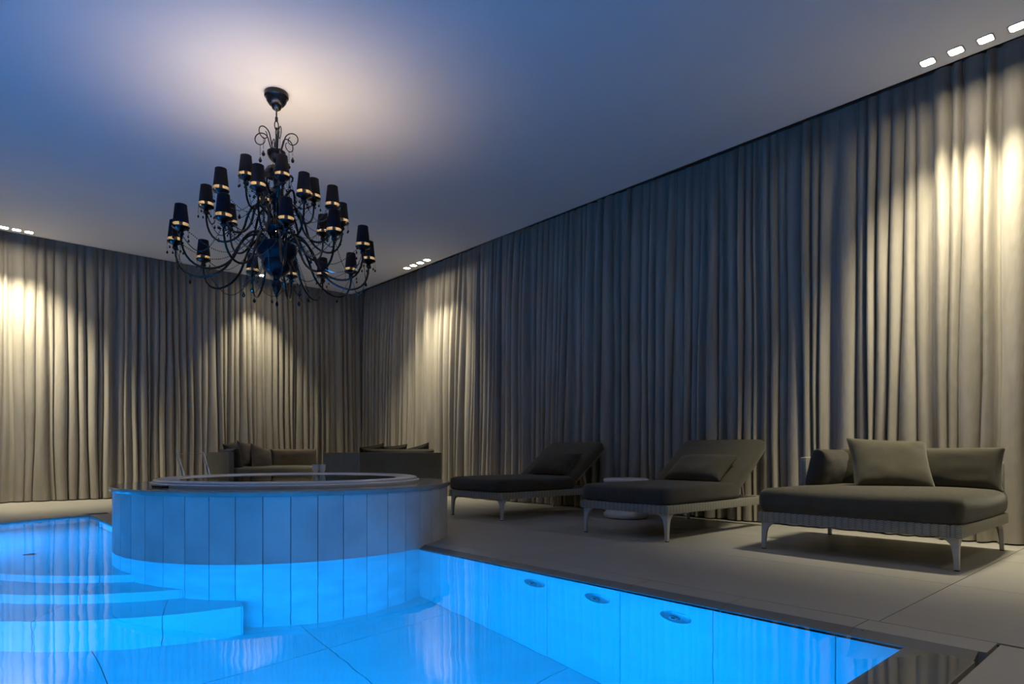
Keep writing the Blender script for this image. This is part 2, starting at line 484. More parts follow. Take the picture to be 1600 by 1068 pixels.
# floor tiles
for i in range(-3, 2):
    for j in range(-4, 3):
        x0, y0 = 0.63 + 1.09 * i, 3.55 + 1.09 * j
        x1, y1 = min(x0 + 1.09, PX1), min(y0 + 1.09, BC[1])
        x0, y0 = max(x0, PX0), max(y0, PY0)
        if x1 - x0 < 0.05 or y1 - y0 < 0.05: continue
        MB().box(x0 + 0.0025, x1 - 0.0025, y0 + 0.0025, y1 - 0.0025, PD - 0.012, PD).obj('floor_tile', 'pool_tile', pool)
# near shelf under a film of water, and the drain slot
shelf = MB().box(PX0, PX1, 0.552, PY0, -0.09, WZ - 0.005)
struct(shelf.obj('overflow_shelf', 'deck'))
struct(MB().box(PX0, 2.712, 0.522, 0.552, -0.10, -0.05).obj('drain_slot', 'black_gap'))
# curved steps
a_r, a_l = R(-62), R(-178)
steps = [(2.355, -1.0), (2.013, -0.785), (1.70, -0.56)]
for si, (r, z) in enumerate(steps):
    zb = PD if si == 0 else steps[si - 1][1]
    a_r = R([-97.7, -106.2, -114.2][si])       # each step stops against the hot tub
    def sector(rr, z0, z1):
        pts = arc(BC, rr, a_r, a_l, 30)
        pts = pts[::-1] + [(BC[0] + (rr - 0.34) * math.cos(a_r), BC[1] + (rr - 0.34) * math.sin(a_r)), (BX - 0.01 + 0.9, 5.5), (BX - 0.012, 6.2)]
        # the tread runs back into the round end
        back = arc(BC, BR - 0.012, a_bx + 0.004, math.pi - 0.002, 16)
        pts = [(p[0], p[1]) for p in pts] + back
        return pts
    sb = MB().prism(sector(r - 0.012, 0, 0), zb - (0.0 if si else 0.01), z - 0.012)
    st = sb.obj('step', 'pool_grout', pool)
    e0 = Vector((BC[0] + (r - 0.001) * math.cos(a_r), BC[1] + (r - 0.001) * math.sin(a_r)))
    ed = (Vector(BC) - e0).normalized(); en = Vector((ed.y, -ed.x)) * 0.010
    MB().prism([tuple(e0), tuple(e0 + en), tuple(e0 + en + ed * 0.30), tuple(e0 + ed * 0.30)], zb, z).obj('end_tile', 'pool_tile', st)
    # tread tiles
    rin = steps[si + 1][0] if si < 2 else 0.0
    nt_ = max(3, int(round(r * (a_r - a_l) / 0.62)))
    off = [0.35, 0.12, 0.6][si]
    angs = [a_l] + [a_l + (a_r - a_l) * (k + off) / nt_ for k in range(nt_)] + [a_r]
    for a0, a1 in zip(angs[:-1], angs[1:]):
        if a1 - a0 < 0.02: continue
        e = 0.0022 / r
        q = arc(BC, r, a0 + e, a1 - e, 6) + arc(BC, r - 0.012, a1 - e, a0 + e, 6)
        MB().prism(q, zb, z).obj('riser_tile', 'pool_tile', st)
        if si < 2:
            q = arc(BC, r - 0.0125, a0 + e, a1 - e, 6) + arc(BC, rin - 0.03, a1 - e, a0 + e, 6)
            MB().prism(q, z - 0.012, z).obj('tread_tile', 'pool_tile', st)
    if si == 2:
        top = sector(r - 0.0125, 0, 0)
        MB().prism(top, z - 0.012, z).obj('tread_tile', 'pool_tile', st)

# water
wb = MB()
wpts = [(PX1 + 0.0, 0.553), (PX1 + 0.0, 5.18), (BX, 5.18)] + [p for p in bay] + [(PX0, BC[1]), (PX0, 0.553)]
bm = bmesh.new()
bvs = [bm.verts.new((x, y, WZ)) for x, y in wpts]
bm.faces.new(bvs)
bmesh.ops.bisect_plane(bm, geom=bm.verts[:] + bm.edges[:] + bm.faces[:], plane_co=(0, PY0, 0), plane_no=(0, 1, 0))
bmesh.ops.triangulate(bm, faces=bm.faces)
bmesh.ops.recalc_face_normals(bm, faces=bm.faces)
for f_ in bm.faces:
    if f_.normal.z < 0: f_.normal_flip()
for f_ in bm.faces:
    if f_.calc_center_median().y < PY0: f_.material_index = 1      # a film a few millimetres deep absorbs nothing
me = bpy.data.meshes.new('pool_water'); bm.to_mesh(me); bm.free(); me.materials.append(M['water']); me.materials.append(M['film'])
tag(link('pool_water', me), 'still blue lit water filling the swimming pool', 'water', kind='stuff')

# underwater lamps: ring, lens and the light itself
def pool_lamp(p, rot, label):
    t = thing('pool_lamp', p, label, 'lamp', 'underwater pool lamps')
    t.rotation_euler = rot          # local +z points into the water
    MB().lathe([(0.115, 0.0), (0.16, 0.0), (0.165, 0.012), (0.15, 0.022), (0.125, 0.022), (0.115, 0.0)], 28).obj('bezel', 'steel', t, True)
    MB().lathe([(0.0, 0.012), (0.118, 0.010), (0.118, 0.002), (0.0, 0.002)], 28).obj('lens', 'pool_lens', t, True)
    ld = bpy.data.lights.new('pool_light', 'AREA'); ld.shape = 'DISK'; ld.size = 0.24
    ld.energy = POOL_W; ld.color = POOL_COL
    l = link('pool_light', ld, t, (0, 0, 0.035))
    l.rotation_euler = Vector((0, 0.28 * math.cos(rot[0]) * 0, 1)).to_track_quat('-Z', 'Y').to_euler()
    return t
for x, nm in ((-1.7, 'nearest the left pool wall'), (-0.35, 'in the middle of the near pool wall'), (1.0, 'nearest the right pool wall')):
    pool_lamp((x, PY0 + 0.012, -0.40), (R(-90), 0, 0), 'round underwater lamp in the near pool wall, ' + nm)
pool_lamp((PX0 + 0.012, 2.6, -0.40), (0, R(90), 0), 'added unseen underwater lamp in the left pool wall, nearer one')  # both left-wall lamps are added out of view to raise the pool light
pool_lamp((PX0 + 0.012, 4.9, -0.36), (0, R(90), 0), 'added unseen underwater lamp in the left pool wall beside the steps')
bl = pool_lamp((BC[0] - (BR - 0.014) * math.cos(R(8)), BC[1] + (BR - 0.014) * math.sin(R(8)), -0.30), (0, R(90), R(-8)), 'added unseen underwater lamp in the curved wall of the shallow round end')  # this lamp and the next are added, unseen, to brighten the round end
bl2 = pool_lamp((BC[0] - (BR - 0.014) * math.cos(R(32)), BC[1] + (BR - 0.014) * math.sin(R(32)), -0.28), (0, R(90), R(-32)), 'added underwater lamp in the curved pool wall, outside the left picture edge')
for c_ in list(bl.children) + list(bl2.children):
    if c_.type == 'LIGHT': c_.data.energy = POOL_W * 0.6

# massage jets
def jet(p, rot, label, group):
    t = thing('pool_jet', p, label, 'pool jet', group)
    t.rotation_euler = rot
    MB().lathe([(0.0, 0.004), (0.03, 0.004), (0.034, 0.014), (0.075, 0.013), (0.088, 0.004), (0.088, 0.0)], 28).obj('cover_plate', 'steel', t, True)
    MB().lathe([(0.012, 0.006), (0.012, 0.024), (0.024, 0.026), (0.030, 0.018), (0.030, 0.006)], 20).obj('nozzle', 'chrome', t, True)
    MB().lathe([(0.0, 0.020), (0.013, 0.020), (0.013, 0.008)], 16).obj('nozzle_mouth', 'black_gap', t, True)
jl = ['round steel pool jet in the right pool wall, nearest the hot tub', 'round steel pool jet in the right pool wall, middle of the three',
      'round steel pool jet in the right pool wall, nearest the near pool end']
for y, l in zip((2.735, 2.245, 1.75), jl):
    jet((PX1 - 0.0, y, -0.325), (0, R(-90), 0), l, 'jets in the right pool wall')
for a, l in ((R(117), 'small jet in the curved far pool wall, beside the deck corner'), (R(131), 'small jet in the curved far pool wall, by the left picture edge')):
    t = thing('pool_jet', (BC[0] + (BR - 0.012) * math.cos(a), BC[1] + (BR - 0.012) * math.sin(a), -0.22), l, 'pool jet', 'jets in the far pool wall')
    t.rotation_euler = (R(90), 0, a - R(90))
    MB().lathe([(0.0, 0.0), (0.016, 0.0), (0.02, 0.02), (0.045, 0.016), (0.05, 0.0)], 20).obj('cover_plate', 'chrome', t, True)
t = thing('floor_drain', (0.50, 6.17, -0.56), 'round dark drain cover on the shallow pool shelf', 'drain')
MB().lathe([(0.0, 0.010), (0.036, 0.010), (0.044, 0.005), (0.044, 0.0)], 24).obj('grate', 'plastic_black', t, True)

# ------------------------------------------------------------------ hot tub
tub = thing('hot_tub', (JC[0], JC[1], 0), 'raised round hot tub with pale stone panels and white rim', 'hot tub')
NP = 48
def panel_mesh(z0, z1):
    da = 2 * math.pi / NP
    e = 0.0022 / JR
    q = arc((0, 0), JR, -da / 2 + e, da / 2 - e, 3) + arc((0, 0), JR - 0.02, da / 2 - e, -da / 2 + e, 3)
    return MB().prism(q, z0, z1).mesh('wall_panel', 'tub_tile', bevel=0.0)
core = MB().lathe([(JR - 0.012, PD), (JR - 0.012, 0.415)], 96).obj('core', 'pool_grout', tub, True)
pm1, pm2 = panel_mesh(WZ - 0.004, 0.414), panel_mesh(PD, WZ - 0.006)
for k in range(NP):
    for pm in (pm1, pm2):
        link('wall_panel', pm, tub, None, (0, 0, 2 * math.pi * (k + 0.35) / NP))
CR = JR + 0.022
cop = MB().lathe([(1.0, 0.416), (CR - 0.004, 0.416), (CR, 0.421), (CR, 0.444), (CR - 0.006, 0.45), (1.0, 0.45)], 128, close=True).obj('coping', 'coping_polish', tub, True)
rim = MB().lathe([(1.045, 0.45), (1.05, 0.458), (1.05, 0.470), (1.043, 0.474), (1.03, 0.476), (1.03, 0.484), (1.022, 0.492), (1.0, 0.497), (0.93, 0.495),
                  (0.86, 0.488), (0.850, 0.478), (0.847, 0.460)], 96).obj('acrylic_rim', 'acrylic', tub, True, angle=50)
MB().lathe([(0.8475, 0.462), (0.84, 0.40), (0.76, 0.25), (0.55, 0.20), (0.50, -0.15), (0.0, -0.18)], 96).obj('basin', 'slate', tub, True, angle=50)
for k in range(6):
    a = 2 * math.pi * k / 6 + 0.3
    j = MB().lathe([(0.0, 0.0), (0.02, 0.0), (0.026, 0.012), (0.032, 0.006), (0.032, -0.004)], 16).obj('water_jet', 'chrome', tub, True)
    j.location = (0.735 * math.cos(a), 0.735 * math.sin(a), 0.245)
tw = MB().lathe([(0.849, 0.484), (0.0, 0.484)], 64)
me = tw.mesh('tub_water', 'tub_water')
for p in me.polygons:
    pass
bm = bmesh.new(); bm.from_mesh(me)
bmesh.ops.remove_doubles(bm, verts=bm.verts, dist=1e-5)
for f_ in bm.faces:
    if f_.normal.z < 0: f_.normal_flip()
bm.to_mesh(me); bm.free()
tag(link('tub_water', me, None, (JC[0], JC[1], 0)), 'dark calm water inside the round hot tub', 'water', kind='stuff')

def polar(bearing_px, D):
    b = math.atan((bearing_px - 800) / 988.0)
    X, Y = D * math.sin(b), D * math.cos(b)
    c, s = math.cos(R(42)), math.sin(R(42))
    return (c * X + s * Y, -s * X + c * Y)
# two tumblers on the far rim
gp = None
for px, l in ((493, 'frosted glass tumbler on the hot tub rim, left of the pair'), (503.5, 'frosted glass tumbler on the hot tub rim, right of the pair')):
    x, y = polar(px, 6.665)
    t = thing('tumbler', (x, y, 0.4955), l, 'glass', 'tumblers on the hot tub rim')
    MB().lathe([(0.0, 0.002), (0.019, 0.0), (0.024, 0.006), (0.031, 0.030), (0.033, 0.080), (0.0315, 0.081), (0.029, 0.032), (0.022, 0.012), (0.0, 0.010)], 24).obj('cup', 'frost', t, True)
    MB().lathe([(0.0, 0.011), (0.022, 0.013), (0.027, 0.026), (0.0, 0.026)], 20).obj('drink', 'tub_water', t, True)
# black keypad on the coping
x, y = polar(253, 5.12)
t = thing('tub_keypad', (x, y, 0.4504), 'low black control keypad on the hot tub coping', 'keypad', rz=math.atan2(y - JC[1], x - JC[0]) + R(90))
MB().box(-0.085, 0.085, -0.035, 0.035, 0, 0.014).obj('case', 'plastic_black', t, bevel=0.005)
for k in range(4):
    MB().lathe([(0.0, 0.019), (0.011, 0.019), (0.013, 0.014)], 16).obj('button', 'steel', t, True, loc=(-0.055 + 0.037 * k, 0, 0))

# ------------------------------------------------------------------ curtains
def make_curtain(name, L, seed, label, wmin=0.10, wmax=0.22):
    rnd = random.Random(seed)
    edges = [0.0]
    while edges[-1] < L: edges.append(edges[-1] + rnd.choice([rnd.uniform(wmin, wmax), rnd.uniform(wmin, wmin * 1.5)]))
    nf = len(edges) - 1
    dep = [rnd.uniform(0.07, 0.15) for _ in range(nf)]
    asym = [rnd.uniform(-0.25, 0.25) for _ in range(nf)]
    drift = [rnd.uniform(-0.04, 0.04) for _ in range(nf + 1)]
    ph = [rnd.uniform(0, 6.28) for _ in range(nf + 1)]
    vf = [rnd.choice([1.0, 1.0, rnd.uniform(0.55, 0.9)]) for _ in range(nf)]
    merge = [rnd.uniform(0.3, 1.0) for _ in range(nf)]
    SF = 12
    TOP = H + 0.19
    zs = [0.012, 0.05, 0.35, 0.8, 1.3, 1.8, 2.3, 2.75, 3.1, 3.35, 3.52, 3.64, 3.74, TOP]
    vs = []; ncol = nf * SF + 1
    for z in zs:
        t = z / TOP
        low = 1 - t
        e = [edges[i] + drift[i] * (low ** 1.2) * 1.5 + 0.012 * math.sin(ph[i] + 2.6 * z) * low for i in range(nf + 1)]
        for i in range(1, nf + 1):
            if e[i] < e[i - 1] + 0.035: e[i] = e[i - 1] + 0.035
        topk = min(1.0, 0.36 + 1.3 * (1 - t) ** 0.6)
        for i in range(nf):
            wdt = e[i + 1] - e[i]
            for k in range(SF + (1 if i == nf - 1 else 0)):
                u = k / SF
                uu = u + asym[i] * u * (1 - u)
                d = dep[i] * topk * (merge[i] + (1 - merge[i]) * low)
                prof = math.sin(math.pi * uu / vf[i]) ** 0.75 if 0 < uu < vf[i] else 0
                bul = 0.11 * wdt * math.sin(2 * math.pi * u) * (0.4 + 0.6 * low)
                sway = 0.03 * math.sin(0.9 * e[i] + 1.0) + 0.012 * math.sin(3.1 * e[i] + 5 * t)
                vs.append((e[i] + u * wdt - bul, -d * prof + 0.05 + sway - 0.02 * low * low, z))
    fs = []
    for r in range(len(zs) - 1):
        for c in range(ncol - 1):
            a = r * ncol + c
            fs.append((a, a + 1, a + ncol + 1, a + ncol))
    mb = MB(); mb.v = vs; mb.f = fs
    t = thing(name, (0, 0, 0), label, 'curtain')
    o = mb.obj('drape', 'curtain', t, True, angle=180)
    # hem band: a doubled strip following the folds
    h0 = [(v[0], v[1] - 0.0035, v[2]) for v in vs[:ncol]]
    v1 = vs[ncol:2 * ncol]; v2 = vs[2 * ncol:3 * ncol]
    k = (0.20 - 0.05) / 0.30
    h1 = [(a[0], a[1] - 0.0035, a[2]) for a in v1]
    h2 = [tuple(a[i] + (b[i] - a[i]) * k - (0.0035 if i == 1 else 0) for i in range(3)) for a, b in zip(v1, v2)]
    mb = MB(); mb.v = h0 + h1 + h2
    mb.f = [(r * ncol + c, r * ncol + c + 1, (r + 1) * ncol + c + 1, (r + 1) * ncol + c) for r in range(2) for c in range(ncol - 1)]
    mb.obj('hem', 'curtain', t, True, angle=180)
    MB().box(-0.05, L + 0.05, 0.0, 0.04, TOP - 0.01, TOP + 0.02).obj('track', 'track', t)
    return t
c1 = make_curtain('curtain', 14.45, 11, 'long taupe floor-length curtain behind the loungers along the right wall', 0.075, 0.17)
c1.location = (CU_X, 11.02, 0.0); c1.rotation_euler = (0, 0, R(-90))
c2 = make_curtain('curtain', 11.98, 5, 'long taupe floor-length curtain along the far left wall behind the pool', 0.075, 0.165)
c2.location = (-5.9, CU_Y, 0.0)

# ------------------------------------------------------------------ ceiling spotlights
def spotlight(x, y, aim, label, group, power=1.0, wide=None):
    t = thing('ceiling_spotlight', (x, y, H), label, 'spotlight', group)
    s = 0.046
    def rsq(h, rc):
        return [(cx_ * (h - rc) + rc * math.cos(R(a0 + 18 * k)), cy_ * (h - rc) + rc * math.sin(R(a0 + 18 * k))) for cx_, cy_, a0 in ((1, 1, 0), (-1, 1, 90), (-1, -1, 180), (1, -1, 270)) for k in range(6)]
    fr = MB(); o_, i_ = rsq(0.054, 0.020), rsq(0.043, 0.016); n_ = len(o_)
    fr.v = [(x_, y_, 0) for x_, y_ in o_] + [(x_, y_, -0.004) for x_, y_ in o_] + [(x_, y_, -0.004) for x_, y_ in i_] + [(x_, y_, 0) for x_, y_ in i_]
    fr.f = [(j * n_ + k, j * n_ + (k + 1) % n_, (j + 1) * n_ + (k + 1) % n_, (j + 1) * n_ + k) for j in range(3) for k in range(n_)]
    fr.obj('trim_frame', 'leg', t)
    MB().prism(rsq(0.043, 0.016), -0.003, -0.0002).obj('lens', 'spot_lens', t)
    ld = bpy.data.lights.new('spot', 'SPOT')
    ld.energy = SPOT_W * power; ld.color = SPOT_COL; ld.spot_size = R(104 if wide is None else wide); ld.spot_blend = 1.0; ld.shadow_soft_size = 0.04
    d = Vector(aim).normalized()
    l = link('spot', ld, t, (0, 0, -0.03))
    l.rotation_euler = d.to_track_quat('-Z', 'Y').to_euler()
    return t
w4 = ['first from the right picture edge', 'second from the right picture edge', 'third from the right picture edge', 'fourth from the right picture edge']
for k in range(4):
    spotlight(5.54, 0.914 + 0.179 * k, (0.11, 0, -1), 'recessed square spotlight above the daybed, ' + w4[k], 'spotlights above the daybed', 4.0, 82)
w4 = ['nearest the camera', 'second nearest the camera', 'second farthest from the camera', 'farthest from the camera']
for k in range(4):
    spotlight(5.53, 8.09 + 0.19 * k, (0.11, 0, -1), 'round spotlight in the ceiling above the far right sofa, ' + w4[k], 'spotlights above the far right sofa', 2.6, 80)
w4 = ['just outside the frame', 'leftmost in view', 'middle one in view', 'rightmost in view']
for k in range(4):
    spotlight(0.47 + 0.13 * k, 10.64, (0, 0.14, -1), 'round spotlight at the left picture edge in front of the curtain, ' + w4[k], 'spotlights at the left picture edge', 4.2, 88)
spotlight(3.97, 10.64, (0, 0.14, -1), 'single round spotlight behind the chandelier near the room corner', None, 5.5, 76)
for k, (x_, y_) in enumerate(((0.8, -1.2), (3.6, -1.2), (-3.8, 3.0))):  # added out of view to lift the light from the camera side
    spotlight(x_, y_, (0, 0.1, -1), 'added square spotlight over the unseen deck behind the camera, ' + ['middle one', 'right one', 'left one'][k], 'added spotlights outside the picture', 1.5, 130)
# ------------------------------------------------------------------ chandelier
CX, CY = 2.04, 5.16
ch = thing('chandelier', (CX, CY, 1.9), 'large black tiered chandelier with small black shades and beads', 'chandelier')
Z0 = 1.9
def cz(z): return z - Z0
MB().lathe([(0.0, cz(H)), (0.092, cz(H)), (0.096, cz(H) - 0.012), (0.095, cz(H) - 0.035), (0.085, cz(H) - 0.045), (0.078, cz(H) - 0.07), (0.058, cz(H) - 0.098),
            (0.044, cz(H) - 0.104), (0.034, cz(H) - 0.13), (0.014, cz(H) - 0.145), (0.0, cz(H) - 0.146)], 32).obj('ceiling_canopy', 'black_gloss', ch, True)
MB().tube([(0, 0, cz(3.51)), (0, 0, cz(3.445))], 0.0065).obj('rod', 'black_gloss', ch, True)
MB().lathe([(0.0, cz(3.455)), (0.012, cz(3.45)), (0.012, cz(3.42)), (0.006, cz(3.415))], 12).obj('collar', 'black_gloss', ch, True)
for k, zc in enumerate((3.385, 3.33)):
    ring = []
    for i in range(20):
        a = 2 * math.pi * i / 20
        ring.append((0.016 * math.sin(a) * (1 if k == 0 else 0), 0.016 * math.sin(a) * (0 if k == 0 else 1), cz(zc) + 0.036 * math.cos(a)))
    MB().tube(ring, 0.0045, 6, True).obj('chain_link', 'black_gloss', ch, True)
MB().tube([(0, 0, cz(3.31)), (0, 0, cz(3.16))], 0.009).obj('stem', 'black_gloss', ch, True)
MB().lathe([(0.0, cz(3.17)), (0.06, cz(3.175)), (0.073, cz(3.165)), (0.072, cz(3.14)), (0.058, cz(3.11)), (0.035, cz(3.085)), (0.015, cz(3.075)), (0.015, cz(3.055)), (0.0, cz(3.055))], 28).obj('cup', 'black_gloss', ch, True)

def strand(mb, pts, r=0.0052, step=0.0145):
    """beads along a polyline"""
    pts = [Vector(p) for p in pts]
    acc = 0.0
    for a, b in zip(pts[:-1], pts[1:]):
        d = (b - a).length
        while acc <= d:
            mb.octa(a + (b - a) * (acc / d), r)
            acc += step
        acc -= d
def drop(mb, p, n=5, r=0.0052, big=1.0):
    x, y, z = p
    for k in range(n): mb.octa((x, y, z - 0.008 - k * 0.0145), r)
    zz = z - 0.008 - n * 0.0145
    mb.lathe([(0.0, 0.0), (0.005 * big, -0.012 * big), (0.0145 * big, -0.034 * big), (0.010 * big, -0.046 * big), (0.0, -0.054 * big)], 8, Matrix.Translation((x, y, zz)))
    return zz - 0.054 * big
# six scrolls on the cup
for k in range(6):
    a = R(60 * k + 20)
    pts = []
    for i in range(34):
        u = i / 33
        if u < 0.35:
            v = u / 0.35
            r_ = 0.035 + 0.03 * v; z_ = 3.165 + 0.10 * v
        else:
            v = (u - 0.35) / 0.65
            th = R(180) - v * R(420)
            rad = 0.062 * (1 - 0.55 * v)
            r_ = 0.127 + rad * math.cos(th) + 0.0; z_ = 3.265 + 0.062 * 0 + rad * math.sin(th)
        pts.append((r_ * math.cos(a), r_ * math.sin(a), cz(z_)))
    s_ = MB().tube(pts, [0.006 * (1 - 0.45 * i / 33) for i in range(34)], 7).obj('scroll', 'black_gloss', ch, True)
    lo = min(pts[12:26], key=lambda p: p[2])
    mb = MB(); drop(mb, (lo[0], lo[1], lo[2]), 6); mb.obj('bead_drop', 'bead', s_)
# central column
MB().lathe([(0.0, cz(3.05)), (0.03, cz(3.045)), (0.075, cz(3.03)), (0.098, cz(2.99)), (0.10, cz(2.965)), (0.085, cz(2.975)), (0.055, cz(2.985)), (0.028, cz(2.95)), (0.022, cz(2.88)), (0.05, cz(2.85)),
            (0.062, cz(2.80)), (0.05, cz(2.75)), (0.026, cz(2.72)), (0.026, cz(2.64)), (0.06, cz(2.61)), (0.085, cz(2.57)), (0.088, cz(2.54)), (0.06, cz(2.50)), (0.034, cz(2.47)),
            (0.034, cz(2.42)), (0.05, cz(2.40)), (0.0, cz(2.395))], 28).obj('column', 'black_gloss', ch, True)
MB().lathe([(0.0, cz(2.42)), (0.10, cz(2.425)), (0.155, cz(2.40)), (0.165, cz(2.36)), (0.15, cz(2.31)), (0.115, cz(2.27)), (0.12, cz(2.25)), (0.10, cz(2.19)), (0.05, cz(2.15)), (0.0, cz(2.145))], 32).obj('bowl', 'blue_glass', ch, True)
MB().lathe([(0.0, cz(2.15)), (0.03, cz(2.145)), (0.022, cz(2.12)), (0.04, cz(2.09)), (0.042, cz(2.06)), (0.024, cz(2.02)), (0.01, cz(1.995)), (0.012, cz(1.985)), (0.0, cz(1.965))], 20).obj('finial', 'black_gloss', ch, True)
# black glass leaves round the crown
for k in range(6):
    a = R(60 * k + 45)
    pr = [(0.085, 2.985), (0.115, 2.99), (0.128, 2.975), (0.125, 2.95), (0.112, 2.94)]
    MB().tube([(r_ * math.cos(a), r_ * math.sin(a), cz(z_)) for r_, z_ in pr], [0.012, 0.011, 0.009, 0.007, 0.004], 6).obj('crown_leaf', 'black_gloss', ch, True)

# arms: built once for each tier, then copied
def bez(p0, p1, p2, p3, n):
    out = []
    for i in range(n + 1):
        t = i / n; s = 1 - t
        out.append(tuple(s ** 3 * p0[k] + 3 * s * s * t * p1[k] + 3 * s * t * t * p2[k] + t ** 3 * p3[k] for k in range(2)))
    return out
def bobeche_meshes():
    pan = MB().lathe([(0.0, -0.012), (0.02, -0.012), (0.03, -0.004), (0.054, 0.006), (0.060, 0.016), (0.056, 0.017), (0.040, 0.010), (0.0, 0.006)], 20)
    pan.lathe([(0.0, -0.055), (0.010, -0.052), (0.022, -0.036), (0.020, -0.022), (0.012, -0.012)], 14)
    sleeve = MB().lathe([(0.0, 0.006), (0.013, 0.006), (0.013, 0.060), (0.0, 0.061)], 12)
    bulb = MB().lathe([(0.0, 0.061), (0.009, 0.064), (0.014, 0.080), (0.012, 0.098), (0.004, 0.118), (0.0, 0.120)], 12)
    shade = MB().lathe([(0.0560, 0.040), (0.0545, 0.046), (0.0405, 0.180), (0.0395, 0.181)], 24)
    lining = MB().lathe([(0.0550, 0.040), (0.0535, 0.046), (0.0390, 0.180)], 24)
    ringm = MB().tube([(0.0395 * math.cos(a), 0.0395 * math.sin(a), 0.178) for a in [R(15 * k) for k in range(24)]], 0.0022, 5, True)
    for k in range(3):
        a = R(120 * k)
        ringm.tube([(0.013 * math.cos(a), 0.013 * math.sin(a), 0.056), (0.050 * math.cos(a), 0.050 * math.sin(a), 0.062)], 0.0015, 4)
    beads = MB()
    for k in range(6):
        a = R(60 * k + 10)
        drop(beads, (0.057 * math.cos(a), 0.057 * math.sin(a), 0.012), 2 + (k % 3), 0.0042, 0.55)
    return (pan.mesh('drip_pan', 'black_gloss', True), sleeve.mesh('candle_sleeve', 'gold_lining', True), bulb.mesh('bulb', 'bulb', True),
            shade.mesh('lamp_shade', 'black_cloth', True), lining.mesh('shade_lining', 'gold_lining', True), ringm.mesh('shade_ring', 'black_gloss', True),
            beads.mesh('bead_drops', 'bead'))
bob = bobeche_meshes()
bob[1].materials[0] = M['umber']
tiers = [
    # radius, pan z, hub z, low z, angles seen from the camera side (0 = towards the camera)
    (0.745, 2.335, 2.40, 2.09, [-128, -92, -62, -28, 5, 33, 61, 90, 121, 147, 170, -164]),
    (0.525, 2.64, 2.64, 2.39, [-135, -92, -48, -14, 22, 53, 92, 132]),
    (0.30, 2.83, 2.80, 2.64, [8, 100, -48, -160]),
]
cam_dir = math.atan2(-CY, -CX)
for ti, (ra, zp, zh, zl, angs) in enumerate(tiers):
    prof = bez((0.05, zh - 0.02), (0.13, zh + 0.13), (0.22 * ra + 0.08, zh + 0.10), (0.42 * ra + 0.02, (zh + zl) / 2 + 0.02), 10)
    d = (0.42 * ra + 0.02, (zh + zl) / 2 + 0.02)
    prof += bez(d, (0.55 * ra, zl - 0.03), (ra + 0.01, zl - 0.10), (ra, zp - 0.03), 14)[1:]
    n = len(prof)
    arm_m = MB().tube([(r_, 0, cz(z_)) for r_, z_ in prof], [0.0105 - 0.003 * i / n for i in range(n)], 8).mesh('arm', 'black_gloss', True)
    # swag from the pan back to the hub
    sw = MB()
    pts = []
    for i in range(17):
        u = i / 16
        pts.append((ra - 0.05 - u * (ra - 0.17), 0.03 * math.sin(math.pi * u), cz(zp + 0.0 + u * (zh - zp + 0.12) - 0.20 * (ra / 0.8) * math.sin(math.pi * u))))
    strand(sw, pts, 0.0060, 0.0145)
    sw_m = sw.mesh('bead_swag', 'bead')
    for k, ang in enumerate(angs):
        a = cam_dir + R(ang)       # seen from below: positive angles lie to the right
        arm = link('arm', arm_m, ch, None, (0, 0, a))
        for nm, me in zip(('drip_pan', 'candle_sleeve', 'bulb', 'lamp_shade', 'shade_lining', 'shade_ring', 'bead_drops'), bob):
            o_ = link(nm, me, arm, (ra, 0, cz(zp)), (0, 0, random.uniform(0, 1)))
            if nm == 'bead_drops': o_['kind'] = 'stuff'
        link('bead_swag', sw_m, arm)
        # swag to the next arm of the tier
        order = sorted(angs)
        nx = order[(order.index(ang) + 1) % len(order)]
        dd = R((nx - ang) % 360)
        sg = MB(); pts = []
        p0 = Vector((ra, 0, cz(zp))); p1 = Vector((ra * math.cos(dd), ra * math.sin(dd), cz(zp)))
        for i in range(17):
            u = i / 16
            p = p0 * (1 - u) + p1 * u
            p.z -= 0.03 + (0.16 + 0.05 * (k % 2)) * math.sin(math.pi * u) * (1.0 if ti == 0 else 0.7)
            pts.append(p)
        strand(sg, pts, 0.0060, 0.0145)
        if k % 2 == 0: drop(sg, tuple(pts[8]), 1, 0.005, 0.8)
        sg.obj('bead_swag', 'bead', arm)
        ld = bpy.data.lights.new('bulb_light', 'POINT'); ld.energy = BULB_W; ld.color = BULB_COL; ld.shadow_soft_size = 0.012
        link('bulb_light', ld, arm, (ra, 0, cz(zp) + 0.150))
# lower swags round the bowl with pear drops
for k in range(8):
    a0, a1 = R(45 * k), R(45 * k + 45)
    mb = MB(); pts = []
    for i in range(15):
        u = i / 14
        a = a0 + (a1 - a0) * u
        r_ = 0.15 + 0.10 * math.sin(math.pi * u)
        pts.append((r_ * math.cos(a), r_ * math.sin(a), cz(2.34 - 0.30 * math.sin(math.pi * u))))
    strand(mb, pts, 0.0060, 0.0145)
    drop(mb, pts[7], 2, 0.005, 1.0)
    mb.obj('bead_swag', 'bead', ch)
for k in range(12):
    a = R(30 * k + 8)
    mb = MB()
    strand(mb, [(0.10 * math.cos(a), 0.10 * math.sin(a), cz(2.60)), (0.22 * math.cos(a), 0.22 * math.sin(a), cz(2.36)), (0.30 * math.cos(a), 0.30 * math.sin(a), cz(2.42)), (0.42 * math.cos(a), 0.42 * math.sin(a), cz(2.52))], 0.006, 0.0145)
    strand(mb, [(0.12 * math.cos(a), 0.12 * math.sin(a), cz(2.95)), (0.085 * math.cos(a), 0.085 * math.sin(a), cz(2.75)), (0.16 * math.cos(a), 0.16 * math.sin(a), cz(2.40))], 0.0060, 0.0145)
    mb.obj('bead_strand', 'bead', ch)

